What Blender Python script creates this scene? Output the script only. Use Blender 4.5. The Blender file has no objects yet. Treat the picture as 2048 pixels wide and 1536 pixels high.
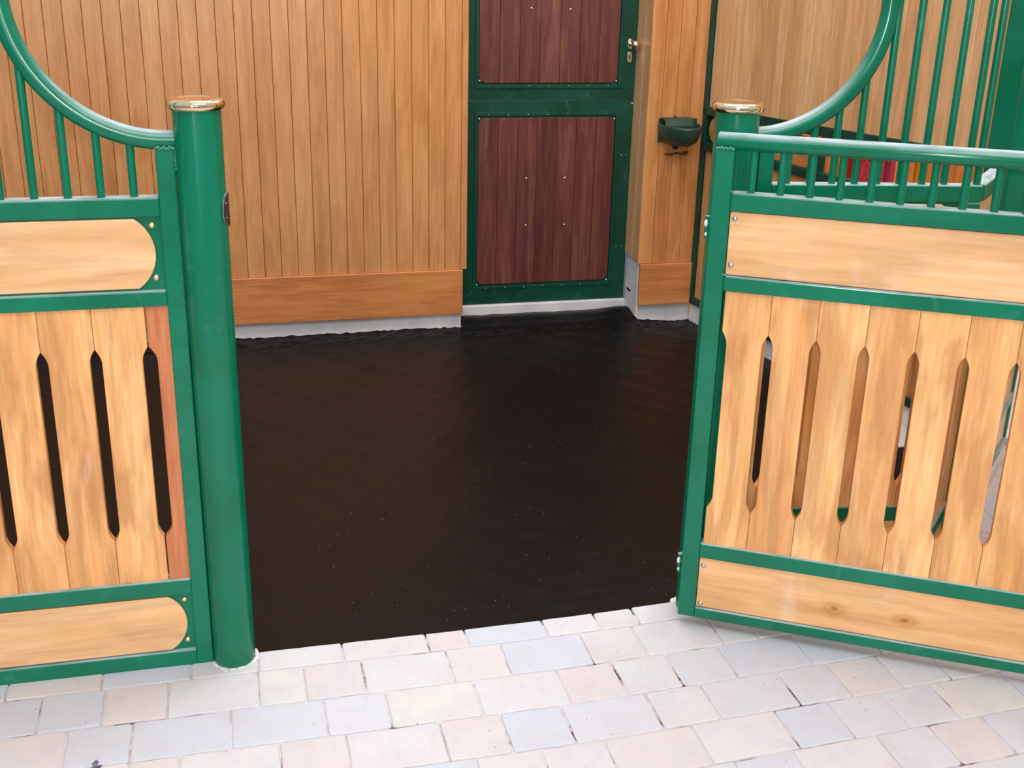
import bpy, bmesh, math, random
from mathutils import Matrix, Vector
C = bpy.context.scene.collection
sc = bpy.context.scene
PI = math.pi
rnd = random.Random(7)

# ------------------------------------------------------------------ camera, light, exposure
CAM = Vector((0.262, -2.5536, 1.65))
YAW, PITCH, ROLL, FPX = -0.246417, 0.3572, 0.023938, 2343.85
cd = bpy.data.cameras.new('camera'); cd.sensor_width = 36; cd.lens = 36*FPX/2048
cd.clip_start = 0.02
cam = bpy.data.objects.new('camera', cd); C.objects.link(cam)
CROT = Matrix.Rotation(YAW, 4, 'Z') @ Matrix.Rotation(PI/2-PITCH, 4, 'X') @ Matrix.Rotation(ROLL, 4, 'Z')
cam.matrix_world = Matrix.Translation(CAM) @ CROT
sc.camera = cam

w = bpy.data.worlds.new('world'); sc.world = w; w.use_nodes = True
nt = w.node_tree; bg = nt.nodes['Background']
tc = nt.nodes.new('ShaderNodeTexCoord'); sp = nt.nodes.new('ShaderNodeSeparateXYZ')
rp = nt.nodes.new('ShaderNodeValToRGB'); mr = nt.nodes.new('ShaderNodeMapRange')
mr.inputs[1].default_value = -1; mr.inputs[2].default_value = 1
nt.links.new(tc.outputs['Generated'], sp.inputs[0]); nt.links.new(sp.outputs['Z'], mr.inputs[0])
nt.links.new(mr.outputs[0], rp.inputs[0]); nt.links.new(rp.outputs[0], bg.inputs[0])
e = rp.color_ramp.elements
e[0].position = 0.42; e[0].color = (.30, .28, .26, 1)
e[1].position = 0.80; e[1].color = (.86, .93, 1.0, 1)
k = e.new(0.52); k.color = (.52, .55, .60, 1)
bg.inputs[1].default_value = 0.62

def lamp(name, typ, loc, energy, color, size=None, size_y=None, target=None, rot=None):
    l = bpy.data.lights.new(name, typ); l.energy = energy; l.color = color
    if typ == 'AREA':
        l.size = size
        if size_y: l.shape = 'RECTANGLE'; l.size_y = size_y
        else: l.shape = 'DISK'
    o = bpy.data.objects.new(name, l); C.objects.link(o); o.location = loc
    if target is not None:
        o.rotation_euler = (Vector(target)-Vector(loc)).to_track_quat('-Z', 'Y').to_euler()
    return o
# the photographer's flash, a little right of and above the lens
fl = lamp('camera_flash', 'AREA', CAM + CROT.to_3x3() @ Vector((0.022, 0.05, 0.02)), 18, (1.0, .965, .92), 0.035)
fl.rotation_euler = CROT.to_euler()
# added soft top light over the stable aisle, assumed skylight out of view
lamp('assumed_overhead_daylight', 'AREA', (1.2, -2.6, 4.6), 75, (.88, .94, 1.0), 3.2, 1.3, target=(1.0, 0.6, 0.6))
# added tall area light behind the photographer, assumed daylight from an unseen opening
lamp('assumed_rear_daylight', 'AREA', (-1.1, -5.2, 1.9), 46, (.78, .89, 1.0), 0.6, 2.6, target=(0.6, 0.5, 0.9))
# added fill light above the stall, lifting the back wall
lamp('stall_fill_light', 'AREA', (0.9, 0.9, 4.4), 64, (.92, .96, 1.0), 2.2, 1.4, target=(0.9, 1.7, 0))

# added fill light over the next stall, brightening the red tub there
lamp('next_stall_fill_light', 'AREA', (3.1, 1.6, 4.2), 60, (.94, .97, 1.0), 1.0, 2.0, target=(3.1, 1.9, 0))

sc.cycles.max_bounces = 6; sc.cycles.diffuse_bounces = 3; sc.cycles.glossy_bounces = 3
vs = sc.view_settings
vs.view_transform = 'Standard'; vs.look = 'None'; vs.exposure = 0.42; vs.gamma = 1.0
vs.use_curve_mapping = False

# ------------------------------------------------------------------ materials
def lin(c):
    return tuple(((x/255)/12.92 if x/255 <= .04045 else ((x/255+.055)/1.055)**2.4) for x in c) + (1,)
class M:
    def __init__(s, name):
        s.m = bpy.data.materials.new(name); s.m.use_nodes = True
        s.t = s.m.node_tree; s.b = s.t.nodes['Principled BSDF']
    def n(s, typ, **kw):
        x = s.t.nodes.new('ShaderNode'+typ)
        for k_, v in kw.items(): setattr(x, k_, v)
        return x
    def l(s, a, b): s.t.links.new(a, b)
    def math(s, op, a, b=None, c=None):
        x = s.n('Math', operation=op)
        for i, v in enumerate((a, b, c)):
            if v is None: continue
            if isinstance(v, (int, float)): x.inputs[i].default_value = v
            else: s.l(v, x.inputs[i])
        return x.outputs[0]
    def mix(s, f, a, b, bt='MIX'):
        x = s.n('Mix', data_type='RGBA', blend_type=bt)
        for i, v in ((0, f), (6, a), (7, b)):
            if isinstance(v, (int, float)): x.inputs[i].default_value = v
            elif isinstance(v, tuple): x.inputs[i].default_value = v
            else: s.l(v, x.inputs[i])
        return x.outputs[2]
    def ramp(s, f, stops, interp='LINEAR'):
        x = s.n('ValToRGB'); cr = x.color_ramp; cr.interpolation = interp
        while len(cr.elements) < len(stops): cr.elements.new(.5)
        for el, (p, c) in zip(cr.elements, stops): el.position = p; el.color = c if len(c) == 4 else tuple(c)+(1,)
        s.l(f, x.inputs[0]); return x.outputs[0]
    def noise(s, vec, scale, detail=4, rough=.55, dist=0):
        x = s.n('TexNoise'); x.inputs['Scale'].default_value = scale; x.inputs['Detail'].default_value = detail
        x.inputs['Roughness'].default_value = rough; x.inputs['Distortion'].default_value = dist
        if vec is not None: s.l(vec, x.inputs['Vector'])
        return x.outputs[0]
    def mapping(s, vec, scale=(1, 1, 1), loc=None):
        x = s.n('Mapping'); x.inputs['Scale'].default_value = scale; s.l(vec, x.inputs[0])
        return x.outputs[0]
    def bump(s, h, strength=.2, dist=.002):
        x = s.n('Bump'); x.inputs['Strength'].default_value = strength; x.inputs['Distance'].default_value = dist
        s.l(h, x.inputs['Height']); s.l(x.outputs[0], s.b.inputs['Normal'])
    def set(s, **kw):
        for k_, v in kw.items():
            i = s.b.inputs[k_.replace('_', ' ')]
            if isinstance(v, (int, float, tuple)): i.default_value = v
            else: s.l(v, i)
        return s
W1 = (1, 1, 1, 1)
L = lin
def wood(name, dark, mid, light, axis='Z', rough=.36, coat=.25, vary=.55, figure=.35, smear=0, knots=()):
    m = M(name)
    tc = m.n('TexCoord'); geo = m.n('NewGeometry'); oi = m.n('ObjectInfo')
    r = m.math('FRACT', m.math('ADD', geo.outputs['Random Per Island'], oi.outputs['Random']))
    off = m.n('CombineXYZ')
    m.l(m.math('MULTIPLY', r, 37.1), off.inputs[0]); m.l(m.math('MULTIPLY', r, 11.3), off.inputs[1]); m.l(m.math('MULTIPLY', r, 23.7), off.inputs[2])
    add = m.n('VectorMath', operation='ADD'); m.l(tc.outputs['Object'], add.inputs[0]); m.l(off.outputs[0], add.inputs[1])
    v = add.outputs[0]
    lo, hi = 1.0, 14.0
    s_f = {'Z': (hi, hi, lo), 'X': (lo, hi, hi), 'Y': (hi, lo, hi)}[axis]
    s_m = {'Z': (5, 5, 1.1), 'X': (1.1, 5, 5), 'Y': (5, 1.1, 5)}[axis]
    fine = m.noise(m.mapping(v, tuple(x*9 for x in s_f)), 1, 5, .6)
    med = m.noise(m.mapping(v, s_f), 1.6, 4, .6, .6)
    fig = m.noise(m.mapping(v, s_m), 1.5, 3, .5, 2.2)
    g = m.math('ADD', m.math('MULTIPLY', med, .6), m.math('MULTIPLY', fine, .4))
    col = m.ramp(g, [(.30, dark), (.5, mid), (.70, light)])
    figc = m.ramp(fig, [(.40, (.80, .76, .70, 1)), (.5, W1), (.60, (1.16, 1.18, 1.2, 1))])
    col = m.mix(figure, col, m.mix(1.0, col, figc, 'MULTIPLY'))
    r2 = m.math('FRACT', m.math('MULTIPLY', r, 7.31)); r3 = m.math('FRACT', m.math('MULTIPLY', r, 17.77))
    tint = m.mix(r2, (.86, .76, .66, 1), (1.10, 1.14, 1.16, 1))
    tint = m.mix(r3, tint, m.mix(.5, tint, (1.06, .96, .86, 1), 'MULTIPLY'))
    col = m.mix(vary, col, m.mix(1.0, col, tint, 'MULTIPLY'))
    for kx, kz in knots:
        sb_ = m.n('VectorMath', operation='SUBTRACT'); m.l(tc.outputs['Object'], sb_.inputs[0]); sb_.inputs[1].default_value = (kx, .006, kz)
        dm = m.n('VectorMath', operation='MULTIPLY'); m.l(sb_.outputs[0], dm.inputs[0]); dm.inputs[1].default_value = (.6, 0, 1)
        ln_ = m.n('VectorMath', operation='LENGTH'); m.l(dm.outputs[0], ln_.inputs[0])
        dd = m.math('ADD', ln_.outputs[1], m.math('MULTIPLY', m.math('SUBTRACT', med, .5), .012))
        col = m.mix(1.0, col, m.ramp(dd, [(.0, (.45, .32, .24, 1)), (.004, (.62, .48, .38, 1)), (.007, (.92, .84, .78, 1)), (.012, (.80, .72, .62, 1)), (.022, W1)]), 'MULTIPLY')
    if smear:
        sn = m.noise(m.mapping(tc.outputs['Object'], (6, 6, 3)), 1, 4, .6, .4)
        col = m.mix(m.math('MULTIPLY', m.ramp(sn, [(.64, (0, 0, 0)), (.78, (1, 1, 1))]), smear), col, L((244, 226, 220)))
    m.set(Base_Color=col, Roughness=m.math('ADD', m.math('MULTIPLY', med, .16), rough-.08), Coat_Weight=coat, Coat_Roughness=.28)
    m.bump(fine, .12, .001)
    return m.m
WALLW = wood('varnished_cedar_boards', L((182, 116, 62)), L((202, 138, 82)), L((216, 158, 102)), 'Z', vary=.42, figure=.3)
PIERW = wood('varnished_cedar_pier', L((180, 110, 56)), L((206, 136, 78)), L((222, 158, 98)), 'Z', vary=.5)
SIDEW = wood('pale_cedar_boards', L((194, 140, 92)), L((214, 164, 116)), L((227, 184, 140)), 'Z', rough=.42, vary=.75)
BASEW = wood('cedar_skirting', L((176, 102, 52)), L((204, 128, 70)), L((218, 150, 90)), 'X', vary=.3)
SLATW = wood('pale_hardwood_slats', L((206, 138, 78)), L((226, 164, 102)), L((243, 196, 138)), 'Z', rough=.33, figure=.85, vary=.60, smear=.40)
SLATR = wood('reddish_hardwood_slat', L((168, 90, 48)), L((194, 112, 64)), L((212, 138, 92)), 'Z', rough=.35, figure=.4, vary=.1)
RAILW = wood('pale_hardwood_rail_boards', L((214, 158, 104)), L((228, 174, 122)), L((240, 196, 150)), 'X', rough=.33, figure=.5, vary=.2, smear=.25)
RAILK = wood('pale_hardwood_knotty_board', L((210, 150, 92)), L((226, 168, 110)), L((238, 190, 138)), 'X', rough=.33, figure=.5, vary=.1, smear=.3, knots=((.391, .0914), (.560, .0908)))
DOORW = wood('dark_red_hardwood', L((78, 36, 34)), L((102, 50, 46)), L((132, 78, 60)), 'Z', rough=.4, vary=.7, figure=.5, coat=.15)
FARW = wood('orange_boards', L((196, 122, 58)), L((226, 158, 86)), L((238, 176, 104)), 'Z', vary=.7)

def green(name, c1, c2, dusty=True, rough=.22):
    m = M(name); tc = m.n('TexCoord'); geo = m.n('NewGeometry')
    n1 = m.noise(tc.outputs['Object'], 3.2, 4, .6, .8)
    n2 = m.noise(tc.outputs['Object'], 90, 3)
    col = m.mix(m.ramp(n1, [(.35, (0, 0, 0)), (.65, (1, 1, 1))]), c1, c2)
    # pale smears of dried wash water
    sm = m.ramp(m.noise(m.mapping(tc.outputs['Object'], (9, 9, 6)), 1, 5, .65, 1.5), [(.60, (0, 0, 0)), (.80, (1, 1, 1))])
    col = m.mix(m.math('MULTIPLY', sm, .13), col, L((140, 190, 175)))
    ro = m.math('ADD', m.math('MULTIPLY', n1, .14), rough-.07)
    if dusty:
        # dust that has settled on the faces that lie flat
        s_ = m.n('SeparateXYZ'); m.l(geo.outputs['True Normal'], s_.inputs[0])
        up = m.ramp(s_.outputs[2], [(.25, (0, 0, 0)), (.72, (.50, .50, .50)), (.96, (1, 1, 1))])
        dn = m.ramp(m.noise(m.mapping(tc.outputs['Object'], (7, 30, 7)), 1.5, 4), [(.32, (.45, .45, .45)), (.55, (1, 1, 1))])
        f = m.math('MULTIPLY', up, m.math('MULTIPLY', dn, .72))
        col = m.mix(f, col, L((206, 204, 210)))
        ro = m.math('ADD', ro, m.math('MULTIPLY', f, .4))
    m.set(Base_Color=col, Roughness=ro)
    m.b.inputs['Specular IOR Level'].default_value = .42
    m.bump(n2, .04, .0006)
    return m.m
GREEN = green('green_gloss_paint', L((0, 100, 68)), L((0, 114, 84)))
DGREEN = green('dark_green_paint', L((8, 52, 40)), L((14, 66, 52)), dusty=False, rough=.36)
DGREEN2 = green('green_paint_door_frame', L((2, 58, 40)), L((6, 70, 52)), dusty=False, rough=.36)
BOWLG = green('green_enamel', L((24, 62, 46)), L((52, 74, 60)), dusty=False, rough=.4)

def plain(name, col, rough=.4, metal=0, bump=None, var=None):
    m = M(name); m.set(Base_Color=col, Roughness=rough, Metallic=metal)
    tc = m.n('TexCoord')
    if var:
        m.set(Base_Color=m.mix(m.ramp(m.noise(tc.outputs['Object'], var[1], 5), [(.35, (0, 0, 0)), (.65, (1, 1, 1))]), col, var[0]))
    if bump: m.bump(m.noise(tc.outputs['Object'], bump[0], 4), bump[1], bump[2])
    return m.m
BRASS = plain('polished_brass', L((236, 206, 158)), .10, 1, var=(L((240, 214, 176)), 12))
STUDM = plain('brass_stud', L((232, 208, 160)), .42, 1)
STEEL = plain('steel', L((200, 200, 205)), .3, 1)
CHROME = plain('chromed_brass', L((232, 214, 190)), .15, 1)
DSTEEL = plain('dull_steel', L((92, 84, 88)), .45, .8)
CONC = plain('concrete', L((222, 214, 208)), .85, 0, (60, .25, .004), (L((200, 194, 196)), 7))
MORTAR = plain('pale_mortar', L((226, 212, 200)), .9, 0, (80, .4, .004))
BLACKM = plain('black_rubber', L((20, 18, 20)), .7)
REDP = plain('red_plastic', L((228, 60, 86)), .4, var=(L((214, 48, 78)), 6))
MAGP = plain('magenta_plastic', L((150, 30, 80)), .4)
YELP = plain('yellow_plastic', L((226, 164, 12)), .4)
ORP = plain('orange_plastic', L((214, 92, 24)), .45)
GREASE = plain('white_grease', L((225, 225, 222)), .4)
LEAFM = plain('dried_leaf', L((120, 124, 138)), .8, var=(L((60, 55, 62)), 90))

def pavers():
    m = M('pale_concrete_pavers'); tc = m.n('TexCoord'); geo = m.n('NewGeometry')
    r = geo.outputs['Random Per Island']
    base = m.ramp(r, [(0, L((204, 196, 195))), (.25, L((199, 194, 197))), (.45, L((204, 193, 189))), (.65, L((193, 192, 197))), (.78, L((206, 199, 192))), (.92, L((203, 190, 188)))], 'CONSTANT')
    off = m.n('VectorMath', operation='ADD'); cx = m.n('CombineXYZ'); m.l(m.math('MULTIPLY', r, 31.7), cx.inputs[0])
    m.l(tc.outputs['Object'], off.inputs[0]); m.l(cx.outputs[0], off.inputs[1])
    n1 = m.noise(off.outputs[0], 9, 5, .65, .5); n2 = m.noise(off.outputs[0], 160, 4, .7)
    n3 = m.noise(off.outputs[0], 14, 3, .6, 1.0)
    col = m.mix(m.ramp(n1, [(.45, (0, 0, 0)), (.72, (.45, .45, .45))]), base, L((192, 174, 175)))
    col = m.mix(m.ramp(n3, [(.5, (0, 0, 0)), (.78, (.45, .45, .45))]), col, L((181, 184, 196)))
    col = m.mix(.22, col, m.mix(1.0, col, m.ramp(n2, [(.3, (.72, .70, .70, 1)), (.6, (1.06, 1.06, 1.06, 1))]), 'MULTIPLY'))
    vo = m.n('TexVoronoi', voronoi_dimensions='2D'); vo.inputs['Scale'].default_value = 26; m.l(tc.outputs['Object'], vo.inputs['Vector'])
    sx = m.n('SeparateColor'); m.l(vo.outputs['Color'], sx.inputs[0])
    pit = m.math('MULTIPLY', m.math('LESS_THAN', vo.outputs['Distance'], .035), m.math('GREATER_THAN', sx.outputs[0], .955))
    col = m.mix(pit, col, L((70, 50, 60)))
    m.set(Base_Color=col, Roughness=.8)
    m.bump(n2, .18, .0015)
    return m.m
PAVE = pavers()
def joint():
    m = M('jointing_sand'); tc = m.n('TexCoord')
    n = m.noise(tc.outputs['Object'], 7, 4, .7)
    m.set(Base_Color=m.ramp(n, [(.38, L((84, 66, 72))), (.45, L((178, 156, 152))), (.52, L((200, 191, 188)))]), Roughness=.95)
    return m.m
JOINT = joint()
def sand():
    m = M('black_rubber_sand_footing'); tc = m.n('TexCoord')
    v = tc.outputs['Object']
    n1 = m.noise(v, 2.2, 5, .6, .5); n2 = m.noise(v, 420, 3, .7)
    col = m.mix(n1, (.0036, .0026, .0024, 1), (.0066, .0042, .0034, 1))
    vo = m.n('TexVoronoi', voronoi_dimensions='2D'); vo.inputs['Scale'].default_value = 34; m.l(v, vo.inputs['Vector'])
    sx = m.n('SeparateColor'); m.l(vo.outputs['Color'], sx.inputs[0])
    spk = m.math('MULTIPLY', m.math('LESS_THAN', vo.outputs['Distance'], .038), m.math('GREATER_THAN', sx.outputs[0], .972))
    col = m.mix(spk, col, (.35, .33, .32, 1))
    m.set(Base_Color=col, Roughness=m.math('ADD', m.math('MULTIPLY', n1, .16), .29))
    m.b.inputs['Specular IOR Level'].default_value = .15
    st = m.noise(m.mapping(v, (6, 26, 1)), 1.2, 4, .6, .6)
    h = m.math('ADD', m.math('MULTIPLY', n2, .35), m.math('MULTIPLY', st, 1.0))
    m.bump(h, .26, .004)
    return m.m
SAND = sand()

# ------------------------------------------------------------------ mesh helpers
class MB:
    def __init__(s): s.v = []; s.f = []; s.smooth = []
    def add(s, vs, fs, smooth=False):
        o = len(s.v); s.v += [tuple(v) for v in vs]
        for f in fs: s.f.append(tuple(i+o for i in f)); s.smooth.append(smooth)
    def box(s, x0, x1, y0, y1, z0, z1):
        v = [(x, y, z) for x in (x0, x1) for y in (y0, y1) for z in (z0, z1)]
        s.add(v, [(0, 1, 3, 2), (4, 6, 7, 5), (0, 4, 5, 1), (2, 3, 7, 6), (0, 2, 6, 4), (1, 5, 7, 3)]); return s
    def prism(s, pts, y0, y1):            # outline in x,z pushed along y
        n = len(pts)
        v = [(x, y0, z) for x, z in pts]+[(x, y1, z) for x, z in pts]
        a = sum(pts[i][0]*pts[(i+1) % n][1]-pts[(i+1) % n][0]*pts[i][1] for i in range(n))
        fr = tuple(range(n)); bk = tuple(range(2*n-1, n-1, -1))
        sides = [(i, i+n, (i+1) % n+n, (i+1) % n) for i in range(n)]
        if a < 0: fr = fr[::-1]; bk = bk[::-1]; sides = [t[::-1] for t in sides]
        s.add(v, [fr, bk]+sides); return s
    def tube(s, pts, r, n=16, cap=True):
        pts = [Vector(p) for p in pts]; rs = r if isinstance(r, (list, tuple)) else [r]*len(pts)
        vs = []; up = None
        for i, p in enumerate(pts):
            t = (pts[min(i+1, len(pts)-1)]-pts[max(i-1, 0)]).normalized()
            if up is None: up = t.orthogonal().normalized()
            up = (up-t*up.dot(t)).normalized(); b = t.cross(up)
            for k_ in range(n):
                a = 2*PI*k_/n; vs.append(p+rs[i]*(math.cos(a)*up+math.sin(a)*b))
        fs = [(i*n+k_, i*n+(k_+1) % n, (i+1)*n+(k_+1) % n, (i+1)*n+k_) for i in range(len(pts)-1) for k_ in range(n)]
        s.add(vs, fs, True)
        if cap:
            m_ = len(pts)-1
            s.add(vs[:n], [tuple(range(n))[::-1]]); s.add(vs[m_*n:], [tuple(range(n))])
        return s
    def lathe(s, prof, c=(0, 0, 0), n=48, axis='Z', smooth=True):
        vs = []
        for r_, h in prof:
            for k_ in range(n):
                a = 2*PI*k_/n; x, y = r_*math.cos(a), r_*math.sin(a)
                p = {'Z': (x, y, h), 'Y': (x, -h, y), 'X': (h, x, y)}[axis]
                vs.append((p[0]+c[0], p[1]+c[1], p[2]+c[2]))
        fs = [(i*n+k_, i*n+(k_+1) % n, (i+1)*n+(k_+1) % n, (i+1)*n+k_) for i in range(len(prof)-1) for k_ in range(n)]
        s.add(vs, fs, smooth); return s
    def ball(s, c, r, sx=1, sy=1, sz=1, n=10):
        pr = [(max(1e-5, math.sin(PI*i/n))*r, -math.cos(PI*i/n)*r) for i in range(n+1)]
        o = len(s.v); s.lathe(pr, (0, 0, 0), 14)
        s.v[o:] = [(x*sx+c[0], y*sy+c[1], z*sz+c[2]) for x, y, z in s.v[o:]]; return s
    def build(s, name, mat, parent=None, bevel=0, loc=None, rot=None, seg=2):
        me = bpy.data.meshes.new(name); me.from_pydata(s.v, [], s.f); me.materials.append(mat)
        me.polygons.foreach_set('use_smooth', s.smooth); me.update()
        o = bpy.data.objects.new(name, me); C.objects.link(o)
        if parent: o.parent = parent
        if loc: o.location = loc
        if rot: o.rotation_euler = rot
        if bevel:
            b = o.modifiers.new('bevel', 'BEVEL'); b.width = bevel; b.segments = seg; b.limit_method = 'ANGLE'
            b.angle_limit = math.radians(50)
        return o
def tag(o, label=None, cat=None, group=None, kind=None):
    for k_, v in (('label', label), ('category', cat), ('group', group), ('kind', kind)):
        if v: o[k_] = v
    return o
def thing(name, label, cat, loc=(0, 0, 0), rz=0, group=None):
    o = bpy.data.objects.new(name, None); C.objects.link(o); o.location = loc; o.rotation_euler = (0, 0, rz)
    o.empty_display_size = .1
    return tag(o, label, cat, group)
def struct(o): o['kind'] = 'structure'; return o

# ------------------------------------------------------------------ the ground
GZ = -0.012
def warp(x, y):
    t = x-1.0
    y2 = y+.052*(t+math.sqrt(t*t+.02))/2-.002
    return (x, y2)
rows = {0: [-.305, -.093, .113, .271, .479, .693, .795, 1.004, 1.147, 1.256, 1.46, 1.60],
        1: [-.43, -.22, -.082, .061, .269, .377, .519, .73, .87, 1.083, 1.226, 1.438, 1.537],
        2: [-.36, -.153, -.012, .202, .414, .558, .77, .981, 1.125, 1.268, 1.412, 1.62, 1.817],
        3: [-.36, -.154, -.012, .092, .305, .451, .664, .806, .952, 1.163, 1.306, 1.513, 1.651, 1.792, 1.927],
        4: [.02, .233, .375, .53, .72, .866, 1.012, 1.225, 1.437, 1.578, 1.722, 1.859, 2.061],
        5: [.85, 1.06, 1.27, 1.413, 1.624, 1.764, 1.906]}
pv = MB()
def stone(x0, x1, y0, y1):
    g = .0013; j = lambda a=.0012: rnd.uniform(-a, a)
    z = GZ+rnd.uniform(-.001, .0012)
    per = []
    cr = rnd.uniform(.003, .009)
    xs0, xs1, ys0, ys1 = x0+g+j(.0008), x1-g+j(.0008), y0+g+j(.0008), y1-g+j(.0008)
    for cx, cy, sx, sy in ((xs0, ys0, 1, 1), (xs1, ys0, -1, 1), (xs1, ys1, -1, -1), (xs0, ys1, 1, -1)):
        a, b = (cx, cy+sy*cr), (cx+sx*cr, cy)
        md = (cx+sx*cr*.3, cy+sy*cr*.3)
        per += [a, md, b] if (sx*sy > 0) else [b, md, a]
    # a few wobble points along each edge
    full = []
    for i, p in enumerate(per):
        full.append(p); q = per[(i+1) % len(per)]
        d = math.hypot(q[0]-p[0], q[1]-p[1])
        if d > .05:
            m_ = int(d/.03)
            for k_ in range(1, m_):
                t = k_/m_; full.append((p[0]+(q[0]-p[0])*t+j(), p[1]+(q[1]-p[1])*t+j()))
    mx, my = (x0+x1)/2, (y0+y1)/2
    n = len(full)
    def ring(s_, zz):
        out = []
        for x, y in full:
            dx, dy = x-mx, y-my
            hx, hy = (x1-x0)/2, (y1-y0)/2
            xx = mx+dx*(1-s_/hx); yy = my+dy*(1-s_/hy)
            wx, wy = warp(xx, yy); out.append((wx, wy, zz))
        return out
    vs = ring(.0042, z)+ring(.0012, z-.0012)+ring(0, z-.004)+ring(0, z-.05)
    fs = [tuple(range(n))]
    for l_ in range(3):
        fs += [((l_)*n+i, (l_+1)*n+i, (l_+1)*n+(i+1) % n, l_*n+(i+1) % n) for i in range(n)]
    pv.add(vs, fs, False)
for r_ in range(-8, 19):
    y1 = -.063-.142*(r_-1); y0 = y1-.142
    if r_ == 0: y1 = .022
    known = rows.get(r_, [])
    xs = list(known) or [rnd.uniform(.2, .4)]
    while xs[0] > -2.4: xs.insert(0, xs[0]-rnd.choice((.142, .213)))
    while xs[-1] < 4.6: xs.append(xs[-1]+rnd.choice((.142, .142, .213)))
    for a, b in zip(xs, xs[1:]):
        if r_ < 0 and not ((b < 4.6) and a > 2.03 and (y1-.02 < (a-2.22))): continue
        stone(a, b, y0, y1)
fl_ = pv.build('floor', PAVE); struct(fl_)
jb = MB(); jb.v = []; 
def joint_poly(pts):
    jb.add([(x, y, GZ-.0032) for x, y in pts], [tuple(range(len(pts)))])
joint_poly([(-2.4, -3.0), (4.6, -3.0), (4.6, .0), (-2.4, .0)])
joint_poly([(2.05, .0), (4.6, .0), (4.6, 1.1), (3.3, 1.1)])
jo = jb.build('floor', JOINT); struct(jo)
# footing: a raked sheet with a crumbly rim
def noise2(x, y, s_=1.0, seed=0):
    return (math.sin(x*7.3*s_+seed)*math.cos(y*5.1*s_+1.3*seed)+.5*math.sin(x*17.1*s_-y*13.7*s_+seed)+.3*math.sin(x*41*s_+y*37*s_))/1.8
sd = MB(); nx, ny = 260, 210
SX0, SX1, SY0, SY1 = -1.5, 2.95, .018, 2.95
vs = []
def wall_x(y): return 2.406+.21*(2.5-y)
for j_ in range(ny+1):
    for i_ in range(nx+1):
        x = SX0+(SX1-SX0)*i_/nx; y = SY0+(SY1-SY0)*j_/ny
        xm = min(x, wall_x(y)+.001) if y > .75 else min(x, 2.16+max(0, y))
        z = -.020+.0035*noise2(x, y, .8, 2)+.0012*noise2(x, y, 3.1, 5)
        d = 2.5-y
        if d < .35: z += (.018 if x < 1.29 else -.004 if x > 2.14 else .012)*(1-max(d, 0)/.35)**2
        if y > 2.5: z += .004
        # little ridge heaped at the foot of the pier and the sill
        z += .020*math.exp(-((x-2.13)**2+(y-2.58)**2)/.012)
        z += .010*math.exp(-((y-2.62)**2)/.004)*(1 if 1.3 < x < 2.13 else 0)*(1+.8*(2.13-x))
        z += rnd.uniform(-.0012, .0012) if d > .12 or d < -.02 else rnd.uniform(-.003, .0035)
        if y < .12: z = min(z, -.019)+.0
        vs.append((xm, y, z))
fs = [(j_*(nx+1)+i_, j_*(nx+1)+i_+1, (j_+1)*(nx+1)+i_+1, (j_+1)*(nx+1)+i_) for j_ in range(ny) for i_ in range(nx)]
def in_stall(f):
    x = sum(vs[i][0] for i in f)/4; y = sum(vs[i][1] for i in f)/4
    if y > .75 and x > wall_x(y): return False
    if y > (2.666 if 1.292 < x < 2.13 else 2.508): return False
    return x < 2.43 if y > 2.3 else True
fs = [f for f in fs if in_stall(f)]
used = sorted({i for f in fs for i in f}); rm = {a: b for b, a in enumerate(used)}
vs = [vs[i] for i in used]; fs = [tuple(rm[i] for i in f) for f in fs]
sd.add(vs, fs, True)
so = sd.build('sand_footing', SAND)
tag(so, 'raked black-brown rubbery sand covering the stall floor between the paving and the timber walls', 'sand', kind='stuff')

# ------------------------------------------------------------------ back wall, skirting, plinth
def boards(mb, x0, x1, wd, y0, y1, z0, z1, phase=0, gap=.0014, ch=.0022):
    """tongued boards in x,z with a fine V groove between them"""
    xs = [x0]; x = x0+phase if phase else x0+wd
    while x < x1-.004: xs.append(x); x += wd
    xs.append(x1)
    for a, b in zip(xs, xs[1:]):
        a2, b2 = a+gap/2, b-gap/2
        v = [(a2, y1, z0), (a2, y0+ch, z0), (a2+ch, y0, z0), (b2-ch, y0, z0), (b2, y0+ch, z0), (b2, y1, z0)]
        n = len(v); vt = [(p[0], p[1], z1) for p in v]
        mb.add(v+vt, [(0, 5, 4, 3, 2, 1), (6, 7, 8, 9, 10, 11)]+[(i, (i+1) % n, (i+1) % n+n, i+n) for i in range(n)])
    return mb
BWZ = 2.75
wb = boards(MB(), -1.5, 1.309, .0722, 2.5, 2.525, .277, BWZ, phase=.0365)
struct(wb.build('wall_back', WALLW))
wk = MB().box(-1.5, 1.296, 2.526, 2.85, .272, BWZ)
struct(wk.build('wall_back', BLACKM))
struct(MB().box(-1.5, 1.289, 2.487, 2.508, .068, .276).build('baseboard_back', BASEW, bevel=.003))
struct(MB().box(-1.5, 1.286, 2.51, 2.85, -.06, .27).build('wall_back', CONC, bevel=.004))
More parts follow.
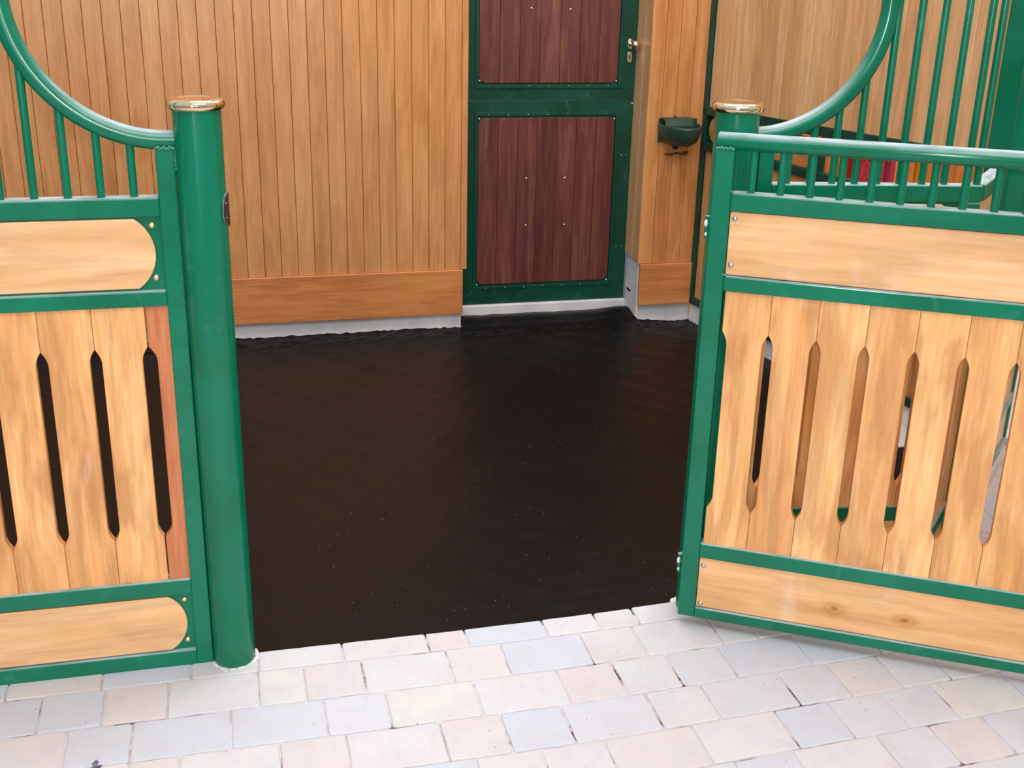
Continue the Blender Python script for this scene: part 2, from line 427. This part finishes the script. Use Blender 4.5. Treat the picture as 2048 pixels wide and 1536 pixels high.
# pier right of the stable door
pr = boards(MB(), 2.128, 2.402, .0685, 2.5, 2.523, .268, BWZ)
struct(pr.build('wall_pier', PIERW))
rv = MB()
for a, b in ((2.505, 2.59), (2.592, 2.70)):
    rv.box(2.1285, 2.146, a, b, .275, BWZ)
struct(rv.build('wall_pier', SIDEW, bevel=.0015))
struct(MB().box(2.139, 2.402, 2.49, 2.512, .066, .266).build('baseboard_pier', BASEW, bevel=.003))
struct(MB().box(2.1475, 2.41, 2.524, 2.85, -.06, BWZ).build('wall_pier', CONC, bevel=.004))
struct(MB().box(2.136, 2.1475, 2.514, 2.68, -.06, .272).build('wall_pier', CONC))
struct(MB().box(2.1345, 2.1365, 2.60, 2.655, .103, .113).build('trim_1', BLACKM))
struct(MB().box(1.27, 2.136, 2.668, 2.85, -.06, .047).build('trim_2', CONC, bevel=.004))

# ------------------------------------------------------------------ stable door: two leaves
def roundrect(x0, x1, z0, z1, r, n=6):
    pts = []
    for cx, cz, a0 in ((x1-r, z0+r, -90), (x1-r, z1-r, 0), (x0+r, z1-r, 90), (x0+r, z0+r, 180)):
        for k_ in range(n+1):
            a = math.radians(a0+90*k_/n); pts.append((cx+r*math.cos(a), cz+r*math.sin(a)))
    return pts
DX0, DX1, DY = 1.305, 2.132, 2.69
def leaf(name, z0, z1, wz0, wz1, label):
    root = thing(name, None, None, (DX0, DY, z0)); struct(root)
    o = lambda mb: mb
    T = lambda x, z: (x-DX0, z-z0)
    X = lambda x: x-DX0
    Z = lambda z: z-z0
    # outer frame of four mitred bars with an inner moulding
    fw = .070
    f = MB()
    ox0, ox1, oz0, oz1 = 0, DX1-DX0, 0, z1-z0
    ix0, ix1, iz0, iz1 = X(1.378), X(2.064), Z(wz0)-.026, Z(wz1)+.026
    for q in (((ox0, oz0), (ox1, oz0), (ix1, iz0), (ix0, iz0)), ((ox1, oz0), (ox1, oz1), (ix1, iz1), (ix1, iz0)),
              ((ox1, oz1), (ox0, oz1), (ix0, iz1), (ix1, iz1)), ((ox0, oz1), (ox0, oz0), (ix0, iz0), (ix0, iz1))):
        f.prism(q, 0, .045)
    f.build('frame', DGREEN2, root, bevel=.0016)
    mo = MB(); w2 = .016
    ax0, ax1, az0, az1 = ix0+w2, ix1-w2, iz0+w2, iz1-w2
    for q in (((ix0, iz0), (ix1, iz0), (ax1, az0), (ax0, az0)), ((ix1, iz0), (ix1, iz1), (ax1, az1), (ax1, az0)),
              ((ix1, iz1), (ix0, iz1), (ax0, az1), (ax1, az1)), ((ix0, iz1), (ix0, iz0), (ax0, az0), (ax0, az1))):
        mo.prism(q, -.004, .03)
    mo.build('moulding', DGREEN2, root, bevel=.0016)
    # corner gussets beside the rounded board corners
    gs = MB().box(ax0+.001, ax1-.001, .006, .02, az0+.001, az1-.001); gs.build('backing_plate', DGREEN2, root)
    # boards clipped to a rounded outline
    r = .034; wx0, wx1 = X(1.395), X(2.044); nb = 7; bw = (wx1-wx0)/nb; zz0, zz1 = Z(wz0), Z(wz1)
    def edge(x, top):
        d = 0
        if x < wx0+r: d = r-math.sqrt(max(0, r*r-(wx0+r-x)**2))
        if x > wx1-r: d = r-math.sqrt(max(0, r*r-(x-wx1+r)**2))
        return zz1-d if top else zz0+d
    bd = MB()
    for k_ in range(nb):
        a, b = wx0+k_*bw+.0007, wx0+(k_+1)*bw-.0007
        xs = [a+(b-a)*t/10 for t in range(11)]
        bd.prism([(x, edge(x, 0)) for x in xs]+[(x, edge(x, 1)) for x in reversed(xs)], -.001, .0058)
    bd.build('board_panel', DOORW, root, bevel=.001, seg=1)
    return root, X, Z
def dome(mbr, r, h): return [(r, 0), (r*.95, h*.35), (r*.75, h*.7), (r*.4, h*.93), (1e-4, h)]
def stud(parent, x, y, z, r, mat=STUDM, name='stud', h=None):
    MB().lathe([(r, -.003)]+dome(None, r, h or r*.75), (0, 0, 0), 14, 'Y').build(name, mat, parent, loc=(x, y, z))
lo, X, Z = leaf('door_1', .050, .999, .146, .922, '')
for x, z in ((1.400, .918), (2.041, .912), (1.396, .143), (2.042, .142)): stud(lo, X(x), .004, Z(z), .0055)
for x, z in ((1.625, .646), (1.811, .644), (1.628, .425), (1.817, .422)): stud(lo, X(x), -.001, Z(z), .0055)
for k_ in range(7):
    stud(lo, X(1.440+.0932*k_), -.004, Z(.936), .0026, STEEL, 'screw'); stud(lo, X(1.440+.0932*k_), -.004, Z(.128), .0026, STEEL, 'screw')
for z in (.745, .307):
    for x in (2.082, 2.106): stud(lo, X(x), 0, Z(z), .0032, STEEL, 'screw')
stud(lo, X(2.122), 0, Z(.982), .005, STEEL, 'screw')
up, X, Z = leaf('door_2', 1.003, 2.15, 1.077, 2.06, '')
for x, z in ((1.400, 1.086), (2.040, 1.083)): stud(up, X(x), .004, Z(z), .0055)
for x, z in ((1.628, 1.397), (1.808, 1.394)): stud(up, X(x), -.001, Z(z), .0055)
for k_ in range(7): stud(up, X(1.440+.0932*k_), -.004, Z(1.064), .0026, STEEL, 'screw')
def pill(name, x, z, w_, h_, par):
    return MB().prism(roundrect(-w_/2, w_/2, -h_/2, h_/2, w_/2*.98, 6), -.005, 0).build(name, CHROME, par, bevel=.0012, loc=(x, 0, z))
pill('handle_rose', X(2.096), Z(1.248), .021, .046, up)
kp = pill('key_plate', X(2.096), Z(1.190), .021, .049, up)
MB().prism(roundrect(-.0022, .0022, -.010, .010, .002, 3), -.006, -.0045).build('keyhole', BLACKM, kp)
kn = MB().lathe([(.007, 0), (.006, .02), (.008, .028), (.0155, .035), (.0195, .046), (.0190, .056), (.012, .064), (1e-4, .067)], (0, 0, 0), 24, 'Y')
kn.build('door_knob', CHROME, up, loc=(X(2.104), -.004, Z(1.248)))

# ------------------------------------------------------------------ side partition on the right
SA = math.atan2(-1, .21)                # local u runs from the back corner towards the viewer
sw = thing('wall_right', None, None, (2.406, 2.5, 0), SA); struct(sw)
# local: u along, v = away from the stall (local +y), z up
SL = 1.63
zr = lambda u: .953+.026*u              # top rail climbs a touch towards the aisle
bb = MB()
ws = [.105, .06, .055, .06, .075, .09, .05]; u = .03; i_ = 0
while u < SL:
    wd = ws[i_ % len(ws)]; i_ += 1
    b = min(u+wd, SL); c_ = .002
    z0a, z0b = zr(u)+.037, zr(b)+.037
    v = [(u+.0005, .02, z0a), (u+.0005, c_, z0a), (u+.0005+c_, 0, z0a), (b-.0005-c_, 0, z0b), (b-.0005, c_, z0b), (b-.0005, .02, z0b)]
    n = 6; vt = [(p[0], p[1], BWZ) for p in v]
    bb.add(v+vt, [(0, 5, 4, 3, 2, 1), (6, 7, 8, 9, 10, 11)]+[(i, (i+1) % n, (i+1) % n+n, i+n) for i in range(n)])
    u = b
bb.build('upper_boards', SIDEW, sw)
lb = boards(MB(), .03, SL, .11, 0, .02, .10, .80); lb.build('lower_boards', BASEW if False else WALLW, sw)
def srail(za, zb, h, name='rail'):
    v = [(0.0, -.012, za), (SL, -.012, zb), (SL, -.012, zb+h), (0, -.012, za+h), (0, .03, za), (SL, .03, zb), (SL, .03, zb+h), (0, .03, za+h)]
    MB().prism([(0, za), (SL, zb), (SL, zb+h), (0, za+h)], -.012, .03).build(name, DGREEN, sw, bevel=.003)
srail(zr(0), zr(SL), .040); srail(.797, .797, .038); srail(.066, .066, .036)
MB().box(-.002, .028, -.012, .03, .066, BWZ).build('stile', DGREEN, sw, bevel=.003)
# infill board with rounded ends between the two rails, ends short of the opening
def capsule(x0, x1, z0, z1, sag, left=True, right=True, n=12):
    h = (z1-z0)/2; R = (h*h+sag*sag)/(2*sag); zc = (z0+z1)/2; a0 = math.asin(min(1, h/R))
    pts = []
    if right:
        for k_ in range(n+1):
            a = -a0+2*a0*k_/n; pts.append((x1-R+R*math.cos(a), zc+R*math.sin(a)))
    else: pts += [(x1, z0), (x1, z1)]
    if left:
        for k_ in range(n+1):
            a = PI-a0+2*a0*k_/n; pts.append((x0+R+R*math.cos(a), zc+R*math.sin(a)))
    else: pts += [(x0, z1), (x0, z0)]
    return pts
MB().box(.028, .825, .010, .018, .835, .957).build('backing_plate', DGREEN, sw)
MB().prism(capsule(.045, .775, .836, .956, .045), -.002, .009).build('infill_board', BASEW, sw, bevel=.002)
struct(MB().box(0, 1.66, .0, .10, -.06, .066).build('wall_right', CONC, None, loc=(2.406, 2.5, 0), rot=(0, 0, SA)))

# ------------------------------------------------------------------ stall front: shared builder
BT = 1.138
def slat_outline(a, b, z0, z1, nl, nr, sb=.335, st=.805, d=.0125, tip=.034):
    def side(x, s_):                                  # goes upward along the edge at x, biting in direction s_
        p = []
        for k_ in range(7):
            t = k_/6; p.append((x+s_*d*math.sin(t*PI/2)**.9, sb+tip*t))
        for k_ in range(7):
            t = 1-k_/6; p.append((x+s_*d*math.sin(t*PI/2)**.9, st-tip*t))
        return p
    right = [(b, z0)]+(side(b, -1) if nr else [])+[(b, z1)]
    left = [(a, z1)]+(side(a, 1)[::-1] if nl else [])+[(a, z0)]
    return right+left
def slats(parent, seams, z0, z1, sb, st, mat=SLATW, nl=True, nr=True, y=(.008, .030), g=.0004, name='slat_panel'):
    mb = MB()
    for i, (a, b) in enumerate(zip(seams, seams[1:])):
        l_ = nl or i > 0; r_ = nr or i < len(seams)-2
        mb.prism(slat_outline(a+g, b-g, z0, z1, l_, r_, sb, st), *y)
    return mb.build(name, mat, parent, bevel=.0011, seg=1)
def rail(parent, x0, x1, z0, z1, mat=GREEN, name='rail', y=(0, .04)):
    return MB().box(x0, x1, y[0], y[1], z0, z1).build(name, mat, parent, bevel=.004, seg=3)
def bar(parent, x, z0, z1, r=.0086, y=.02, mat=GREEN):
    return MB().tube([(x, y, z0), (x, y, z1)], r, 14, False).build('bar', mat, parent)
def weld(parent, pts, mat=GREEN):
    mb = MB()
    for x, y, z in pts: mb.ball((x, y, z), .0042, rnd.uniform(.8, 1.4), .7, rnd.uniform(.6, 1.1), 6)
    return mb.build('weld_bead', mat, parent)
def arc_pts(xc, zc, R, a0, a1, n=40, y=.02):
    return [(xc+R*math.cos(math.radians(a0+(a1-a0)*k_/n)), y, zc+R*math.sin(math.radians(a0+(a1-a0)*k_/n))) for k_ in range(n+1)]

# --- left stall front
lf = thing('stall_front', 'fixed left stall front with curved grille and pale slotted slats, left of the opening', 'stall partition', (-.9, 0, -.015), 0, None)
s_ = .9; dz = .015                                    # local = world + (.9, 0, .015)
def LX(x): return x+s_
def LZ(z): return z+dz
MB().box(LX(.127), LX(.166), 0, .04, 0, LZ(1.240)).build('stile', GREEN, lf, bevel=.004, seg=3)
MB().box(LX(-.9), LX(-.86), 0, .04, 0, LZ(2.25)).build('stile', GREEN, lf, bevel=.004)
for z0, z1 in ((1.097, BT), (.899, .935), (.182, .223), (-.015, .028)): rail(lf, LX(-.86), LX(.128), LZ(z0), LZ(z1))
rail(lf, LX(-.86), LX(-.145), LZ(2.20), LZ(2.24), name='top_rail')
R_ = .30
path = [(LX(.168), .02, LZ(1.255))]+[(p[0], p[1], p[2]) for p in arc_pts(LX(.155), LZ(1.555), R_, -90, -180)]+[(LX(-.145), .02, LZ(2.20))]
MB().tube(path, .0205, 24, False).build('curved_tube', GREEN, lf)
k_ = 0
while .077-.066*k_ > -.85:
    x = .077-.066*k_
    zt = 1.555-math.sqrt(max(0, R_**2-(x-.155)**2))-.012 if x > -.144 else 2.205
    bar(lf, LX(x), LZ(BT-.004), LZ(zt)); k_ += 1
slats(lf, [LX(.077-.111*i) for i in range(8, -1, -1)], LZ(.215), LZ(.905), LZ(.335), LZ(.805))
rs = MB().prism(slat_outline(LX(.077)+.0022, LX(.130), LZ(.215), LZ(.905), True, False, LZ(.335), LZ(.805), d=.0165), .009, .031)
tag(rs.build('slat', SLATR, lf, bevel=.0016, seg=1), 'redder half-width slat')
for z0, z1 in ((.938, 1.095), (.030, .180)):
    MB().box(LX(-.86), LX(.128), .012, .018, LZ(z0)-.004, LZ(z1)+.004).build('backing_plate', GREEN, lf)
    MB().prism(capsule(LX(-.842), LX(.112), LZ(z0)+.002, LZ(z1)-.002, .040), .004, .011).build('rail_board', RAILW, lf, bevel=.0016)
for x, z in ((.108, 1.077), (.108, .962), (.109, .164), (.109, .052)): stud(lf, LX(x), .012, LZ(z), .0078, h=.0065)
weld(lf, [(LX(.130+.004*i), .0-.001, LZ(1.2405+.002*math.sin(i*2))) for i in range(10)]+[(LX(.168), .002, LZ(1.232-.006*i)) for i in range(7)])

# --- round posts with brass caps
def post(name, x, y, r, h, label):
    p = thing(name, label, 'post', (x, y, GZ-.004), 0, None)
    prf = [(r, 0), (r, h)]
    MB().lathe(prf, (0, 0, 0), 64).build('shaft', GREEN, p)
    c = [(r*.9, h-.004), (r+.001, h-.001), (r+.0055, h+.0008), (r+.0085, h+.0050), (r+.0096, h+.0105), (r+.0084, h+.0160), (r+.0045, h+.0202), (r-.002, h+.0222), (r-.008, h+.0215), (r-.011, h+.0202), (r*.5, h+.0198), (1e-4, h+.0198)]
    MB().lathe(c, (0, 0, 0), 64).build('brass_cap', BRASS, p)
    mr_ = MB()
    for i in range(110):
        a = rnd.uniform(0, 2*PI); rr = r+rnd.uniform(-.003, .010)*(.5+.5*math.sin(a*3+1))
        mr_.ball((rr*math.cos(a), rr*math.sin(a), .002), rnd.uniform(.002, .0062), rnd.uniform(.9, 1.8), rnd.uniform(.9, 1.8), .55, 5)
    mr_.build('mortar_collar', MORTAR, p)
    return p
pl_ = post('round_post', .2165, .012, .0500, 1.336, 'brass-capped round green post left of the stall opening, visible down to its foot')
# strike plate let into the side of the left post
dp = []
for k_ in range(19):
    a = math.radians(90+180*k_/18); dp.append((.037*math.cos(a), .037*math.sin(a)))
sp_ = MB().prism(dp, -.0012, .0).build('strike_plate', STEEL, pl_, loc=(.0530, -.0012, 1.124), rot=(0, 0, math.radians(69)))
MB().prism([(x*.90-.0, z*.93) for x, z in dp], -.0016, -.0010).build('latch_recess', DSTEEL, sp_)
for z in (.016, -.016): stud(sp_, -.018, -.0014, z, .0018, STEEL, 'screw')
pr_ = post('round_post', 1.4325, .012, .0515, 1.320, 'round green steel post with brass cap behind the hinge edge of the open stall door')

# --- the stall door, swung open towards the aisle
DA = math.radians(-30.5)
dr = thing('stall_door', 'open stall door of green frame, brown slotted slats and studded boards, swung out over the paving', 'stall door', (1.346, -.071, .02), DA)
z_ = lambda z: z-.02
DL = 1.12
MB().box(.0015, .0455, 0, .04, 0, z_(1.236)).build('stile', GREEN, dr, bevel=.004, seg=3)
MB().box(DL-.044, DL, 0, .04, 0, z_(1.236)).build('stile', GREEN, dr, bevel=.004, seg=3)
for z0, z1 in ((1.0925, 1.135), (.9025, .940), (.195, .2355), (.020, .049)): rail(dr, .045, DL-.044, z_(z0), z_(z1))
tb = MB().tube([(.003, .02, z_(1.2485)), (.006, .02, z_(1.2485)), (DL-.006, .02, z_(1.2485)), (DL-.003, .02, z_(1.2485))], [.016, .0198, .0198, .016], 28)
tb.build('top_tube', GREEN, dr)
k_ = 0
while .088+.0651*k_ < DL-.06: bar(dr, .088+.0651*k_, z_(1.131), z_(1.236), .0088); k_ += 1
sm = [.0515, .1605, .2705, .3805, .4905, .5990, .7080, .8170, .9260, 1.035, DL-.046]
slats(dr, sm, z_(.230), z_(.907), z_(.337), z_(.803), y=(.007, .031), g=.0004)
for z0, z1 in ((.942, 1.091), (.051, .193)):
    MB().box(.047, DL-.046, .006, .016, z_(z0), z_(z1)).build('rail_board', RAILW if z0 > .5 else RAILK, dr, bevel=.0016)
for x in (.0585, DL-.06):
    for z in (1.076, .966, .172, .061): stud(dr, x, .006, z_(z), .0066, STEEL if x < .5 else STUDM, h=.005)
weld(dr, [(.012+.004*i, -.001, z_(1.2335+.0015*math.sin(i*2.3))) for i in range(8)]+[(.046, .001, z_(1.136))]*2+[(.046, .0, z_(.941))])
for z in (1.045, .155):
    h_ = MB().tube([(-.006, .034, z_(z)-.026), (-.006, .034, z_(z)+.026)], .0075, 14)
    hh = h_.build('hinge', GREEN, dr)
    MB().ball((-.009, .026, z_(z)+.010), .007, .7, .8, 1.3, 6).ball((-.008, .027, z_(z)-.016), .005, .7, .8, 1, 6).build('grease', GREASE, hh)
    MB().box(-.006, .028, .037, .060, z_(z)-.02, z_(z)+.02).build('hinge_plate', GREEN, dr)
    # lug reaching back to the post
    MB().box(-.006, .055, .040, .075, z_(z)-.006, z_(z)+.006).build('hinge_lug', GREEN, dr)

# --- fixed front right of the opening, behind the open door
FA = math.radians(-8.94)
fr = thing('stall_front', 'fixed right stall front with tall vertical bars and curved tube, standing behind the open door', 'stall partition', (1.513, -.024, -.015), FA)
FL = .525
MB().box(-.030, .006, 0, .04, 0, LZ(1.240)).build('stile', GREEN, fr, bevel=.004)
MB().box(FL-.040, FL, 0, .04, 0, LZ(1.097)).build('stile', GREEN, fr, bevel=.004)
for z0, z1 in ((1.097, BT), (.899, .935), (.246, .286), (-.015, .028)):
    rail(fr, .006 if z0 < 1 else .006, FL-.040 if z0 < 1 else FL, LZ(z0), LZ(z1))
xc, zc = -.054, 1.548
path = [(-.045, .02, LZ(1.248))]+[p for p in arc_pts(xc, LZ(zc), .30, -88, 0)]+[(xc+.30, .02, LZ(2.25))]
MB().tube(path, .0205, 24, False).build('curved_tube', GREEN, fr)
rail(fr, .246, FL, LZ(2.22), LZ(2.26), name='top_rail')
for x in [.046+.0553*i for i in range(9)]+[.516]:
    zt = zc-math.sqrt(max(0, .09-(x-xc)**2))-.010 if x < .2459 else 2.225
    bar(fr, x, LZ(BT-.004), LZ(zt), .0088)
slats(fr, [.006]+[.046+.095*i for i in range(5)]+[FL-.040], LZ(.270), LZ(.905), LZ(.345), LZ(.800), nl=False, nr=False)
for z0, z1 in ((.938, 1.095), (.030, .244)):
    MB().box(.006, FL-.040, .012, .018, LZ(z0)-.004, LZ(z1)+.004).build('backing_plate', GREEN, fr)
    MB().prism(capsule(.022, FL-.056, LZ(z0)+.002, LZ(z1)-.002, .040), .004, .011).build('rail_board', RAILW, fr, bevel=.0016)
    for x in (.024, FL-.058):
        for z in (z0+.022, z1-.020): stud(fr, x, .012, LZ(z), .0075, h=.006)

# --- low angled fronts beyond it and the square columns
def low_front(loc, ln, zb, label):
    t = thing('stall_front', label, 'stall partition', loc, math.radians(45))
    H0 = BT-loc[2]
    rail(t, 0, ln, H0-.041, H0); rail(t, 0, ln, .884, .920); rail(t, 0, ln, .167, .208); rail(t, 0, ln, 0, .040)
    MB().box(ln-.001, ln+.024, 0, .04, 0, H0).build('stile', GREEN, t, bevel=.003)
    n_ = max(2, round(ln/.11)); slats(t, [ln*i/n_ for i in range(n_+1)], .20, .89, .32, .79, nl=False, nr=False)
    MB().box(0, ln, .008, .02, .922, H0-.043).build('rail_board', RAILW, t, bevel=.0016)
    MB().box(0, ln, .008, .02, .042, .165).build('rail_board', RAILW, t, bevel=.0016)
    return t
low_front((2.048, -.092, -.012), .235, 0, 'short low angled panel between the barred right front and the nearer square column')
low_front((2.335, .170, .045), .74, 0, 'low angled panel standing on a concrete curb beyond the nearer square column')
struct(MB().box(0, .77, -.004, .07, -.06, .045).build('trim_3', CONC, bevel=.004, loc=(2.335, .170, 0), rot=(0, 0, math.radians(45))))
def column(x0, y0, w_, label, mat):
    c = thing('square_column', label, 'post', (x0, y0, -.02), PI/4)
    MB().box(-w_/2, w_/2, -w_/2, w_/2, 0, 2.7).build('shaft', mat, c, bevel=.012, seg=5)
    MB().box(-w_/2-.012, w_/2+.012, -w_/2-.012, w_/2+.012, 0, .012).build('foot_plate', mat, c, bevel=.002)
column(2.293, .110, .070, 'nearer square green steel column at the right edge, in front of the other one', GREEN)
column(2.817, .905, .095, 'farther square green steel column at the end of the side partition, behind the tall bars', GREEN)

# ------------------------------------------------------------------ drinking bowl on the pier
wt = thing('drinking_bowl', 'dark green enamelled horse drinking bowl fixed to the wooden pier beside the stable door', 'drinking bowl', (2.276, 2.5, .905))
def bowl():
    mb = MB(); n = 28; rings = []
    def pt(a, sx, sy, z, back): # half-oval outline, flat at the wall
        x = sx*math.cos(a); y = -sy*max(0, math.sin(a))
        return (x, y-.002, z)
    prof = [(1.0, 1.0, .012), (1.03, 1.03, .010), (1.02, 1.02, 0), (.98, .97, -.03), (.86, .86, -.058), (.62, .66, -.076), (.3, .35, -.084), (.02, .02, -.086)]
    inner = [(.96, .96, .012), (.92, .92, 0), (.84, .84, -.03), (.5, .5, -.055), (.02, .02, -.06)]
    for P_, flip in ((prof, False), (inner, True)):
        vs = []
        for sx, sy, z in P_:
            for i in range(n+1):
                a = PI*i/n; vs.append(pt(a, .092*sx, .172*sy, z, 0))
        fs = []
        for j in range(len(P_)-1):
            for i in range(n):
                q = (j*(n+1)+i, j*(n+1)+i+1, (j+1)*(n+1)+i+1, (j+1)*(n+1)+i); fs.append(q if flip else q[::-1])
        mb.add(vs, fs, True)
    vs = []
    for s_2 in (1.0, .96):
        for i in range(n+1): vs.append(pt(PI*i/n, .092*s_2, .172*s_2, .012, 0))
    mb.add(vs, [(i, i+1, n+1+i+1, n+1+i) for i in range(n)], False)
    return mb
bowl().build('bowl', BOWLG, wt)
bp = MB().box(-.092, .092, -.006, .0, -.070, .034); bp.build('back_plate', BOWLG, wt, bevel=.002)
hd = MB()
hp = [(-.0, .040), (-.050, .044), (-.072, .034), (-.082, .012), (-.082, -.02), (-.076, -.02), (-.076, .008), (-.068, .027), (-.048, .036), (0, .032)]
hv = [(-.085, y, z) for y, z in hp]+[(.045, y, z) for y, z in hp]; n = len(hp)
hd.add(hv, [tuple(range(n)), tuple(range(2*n-1, n-1, -1))]+[(i, i+n, (i+1) % n+n, (i+1) % n) for i in range(n)], False)
hd.build('valve_cover', BOWLG, wt, bevel=.002)
MB().tube([(-.01, -.02, -.084), (-.01, -.02, -.100)], .012, 14).build('outlet', BLACKM, wt)
MB().lathe(dome(None, .009, .008), (0, 0, 0), 14, 'Z').build('bolt', BLACKM, wt, loc=(-.02, -.02, .040))
MB().tube([(-.055, -.012, -.123), (-.03, -.016, -.126), (.0, -.014, -.120), (.03, -.02, -.124), (.055, -.012, -.117)], .0042, 8).build('lever', DSTEEL, wt)
MB().tube([(.045, -.001, -.120), (.045, -.02, -.120)], .008, 10).build('bolt', DSTEEL, wt)

# ------------------------------------------------------------------ things in the next stall, seen over the partition
struct(boards(MB(), 2.45, 3.65, .12, 2.62, 2.64, -.02, BWZ).build('wall_far', FARW))
struct(boards(MB(), 0, 4.5, .12, 0, .02, -.02, BWZ).build('wall_far', FARW, None, loc=(3.55, 3.2, 0), rot=(0, 0, math.radians(-84))))
struct(MB().box(2.56, 4.3, .9, 3.3, -.03, -.018).build('floor', CONC))
def tub(loc, w_, d_, h_, label):
    t = thing('perforated_tub', label, 'plastic tub', loc, math.radians(-8))
    th = .004
    MB().box(-w_/2, w_/2, -d_/2, -d_/2+th, 0, h_).box(-w_/2, w_/2, d_/2-th, d_/2, 0, h_).box(-w_/2, -w_/2+th, -d_/2, d_/2, 0, h_).box(w_/2-th, w_/2, -d_/2, d_/2, 0, h_).box(-w_/2, w_/2, -d_/2, d_/2, 0, .01).build('body', REDP, t, bevel=.0015)
    MB().box(w_/2-.042, w_/2-.022, -d_/2-.006, -d_/2+.001, 0, h_).build('corner_rib', MAGP, t, bevel=.002)
    for zz in (h_-.035, h_-.11, h_-.185):
        for cx in (-.050, .010):
            for dx, dz_ in ((0, .012), (0, -.026), (-.011, -.007), (.011, -.007)):
                MB().lathe([(1e-4, .0008), (.0028, .0008), (.0028, -.001)], (0, 0, 0), 8, 'Y').build('hole', BLACKM, t, loc=(cx+dx, -d_/2, zz+dz_))
    return t
tub((2.875, 1.83, -.018), .150, .16, .925, 'red perforated plastic tub in the next stall, seen between the green bars')
def handle(loc, r, h, label, mat, cap=None):
    t = thing('tool_handle', label, 'tool handle', loc)
    MB().tube([(0, 0, 0), (0, 0, h*.5), (0, 0, h)], [r*.75, r*.8, r], 14).build('shaft', mat, t)
    if cap: MB().tube([(-.015, 0, h), (.135, 0, h-.004)], .014, 14).build('grip', cap, t)
    return t
handle((2.755, 2.0, -.018), .012, .945, 'yellow tool handle with orange cross grip left of the red tub', YELP, ORP)
handle((2.821, 2.0, -.018), .0045, .93, 'thin yellow rod between the orange-gripped handle and the red tub', YELP)
handle((3.050, 1.75, -.018), .0165, .92, 'thick yellow tool handle standing right of the red tub', YELP)

# ------------------------------------------------------------------ dried leaf on the paving
lf2 = MB()
lf2.add([(-.012, -.006, .001), (.010, -.008, .002), (.014, -.003, .004), (.003, .001, .003), (.007, .007, .007), (.001, .011, .009), (-.008, .006, .004), (-.004, .001, .002)],
        [(0, 1, 2, 3, 7), (7, 3, 4, 5, 6)])
lo_ = lf2.build('dried_leaf', LEAFM, loc=(-.081, -.351, GZ+.001))
sdm = lo_.modifiers.new('thick', 'SOLIDIFY'); sdm.thickness = .0012
tag(lo_, 'small grey shrivelled leaf lying on the paving at bottom left', 'leaf')
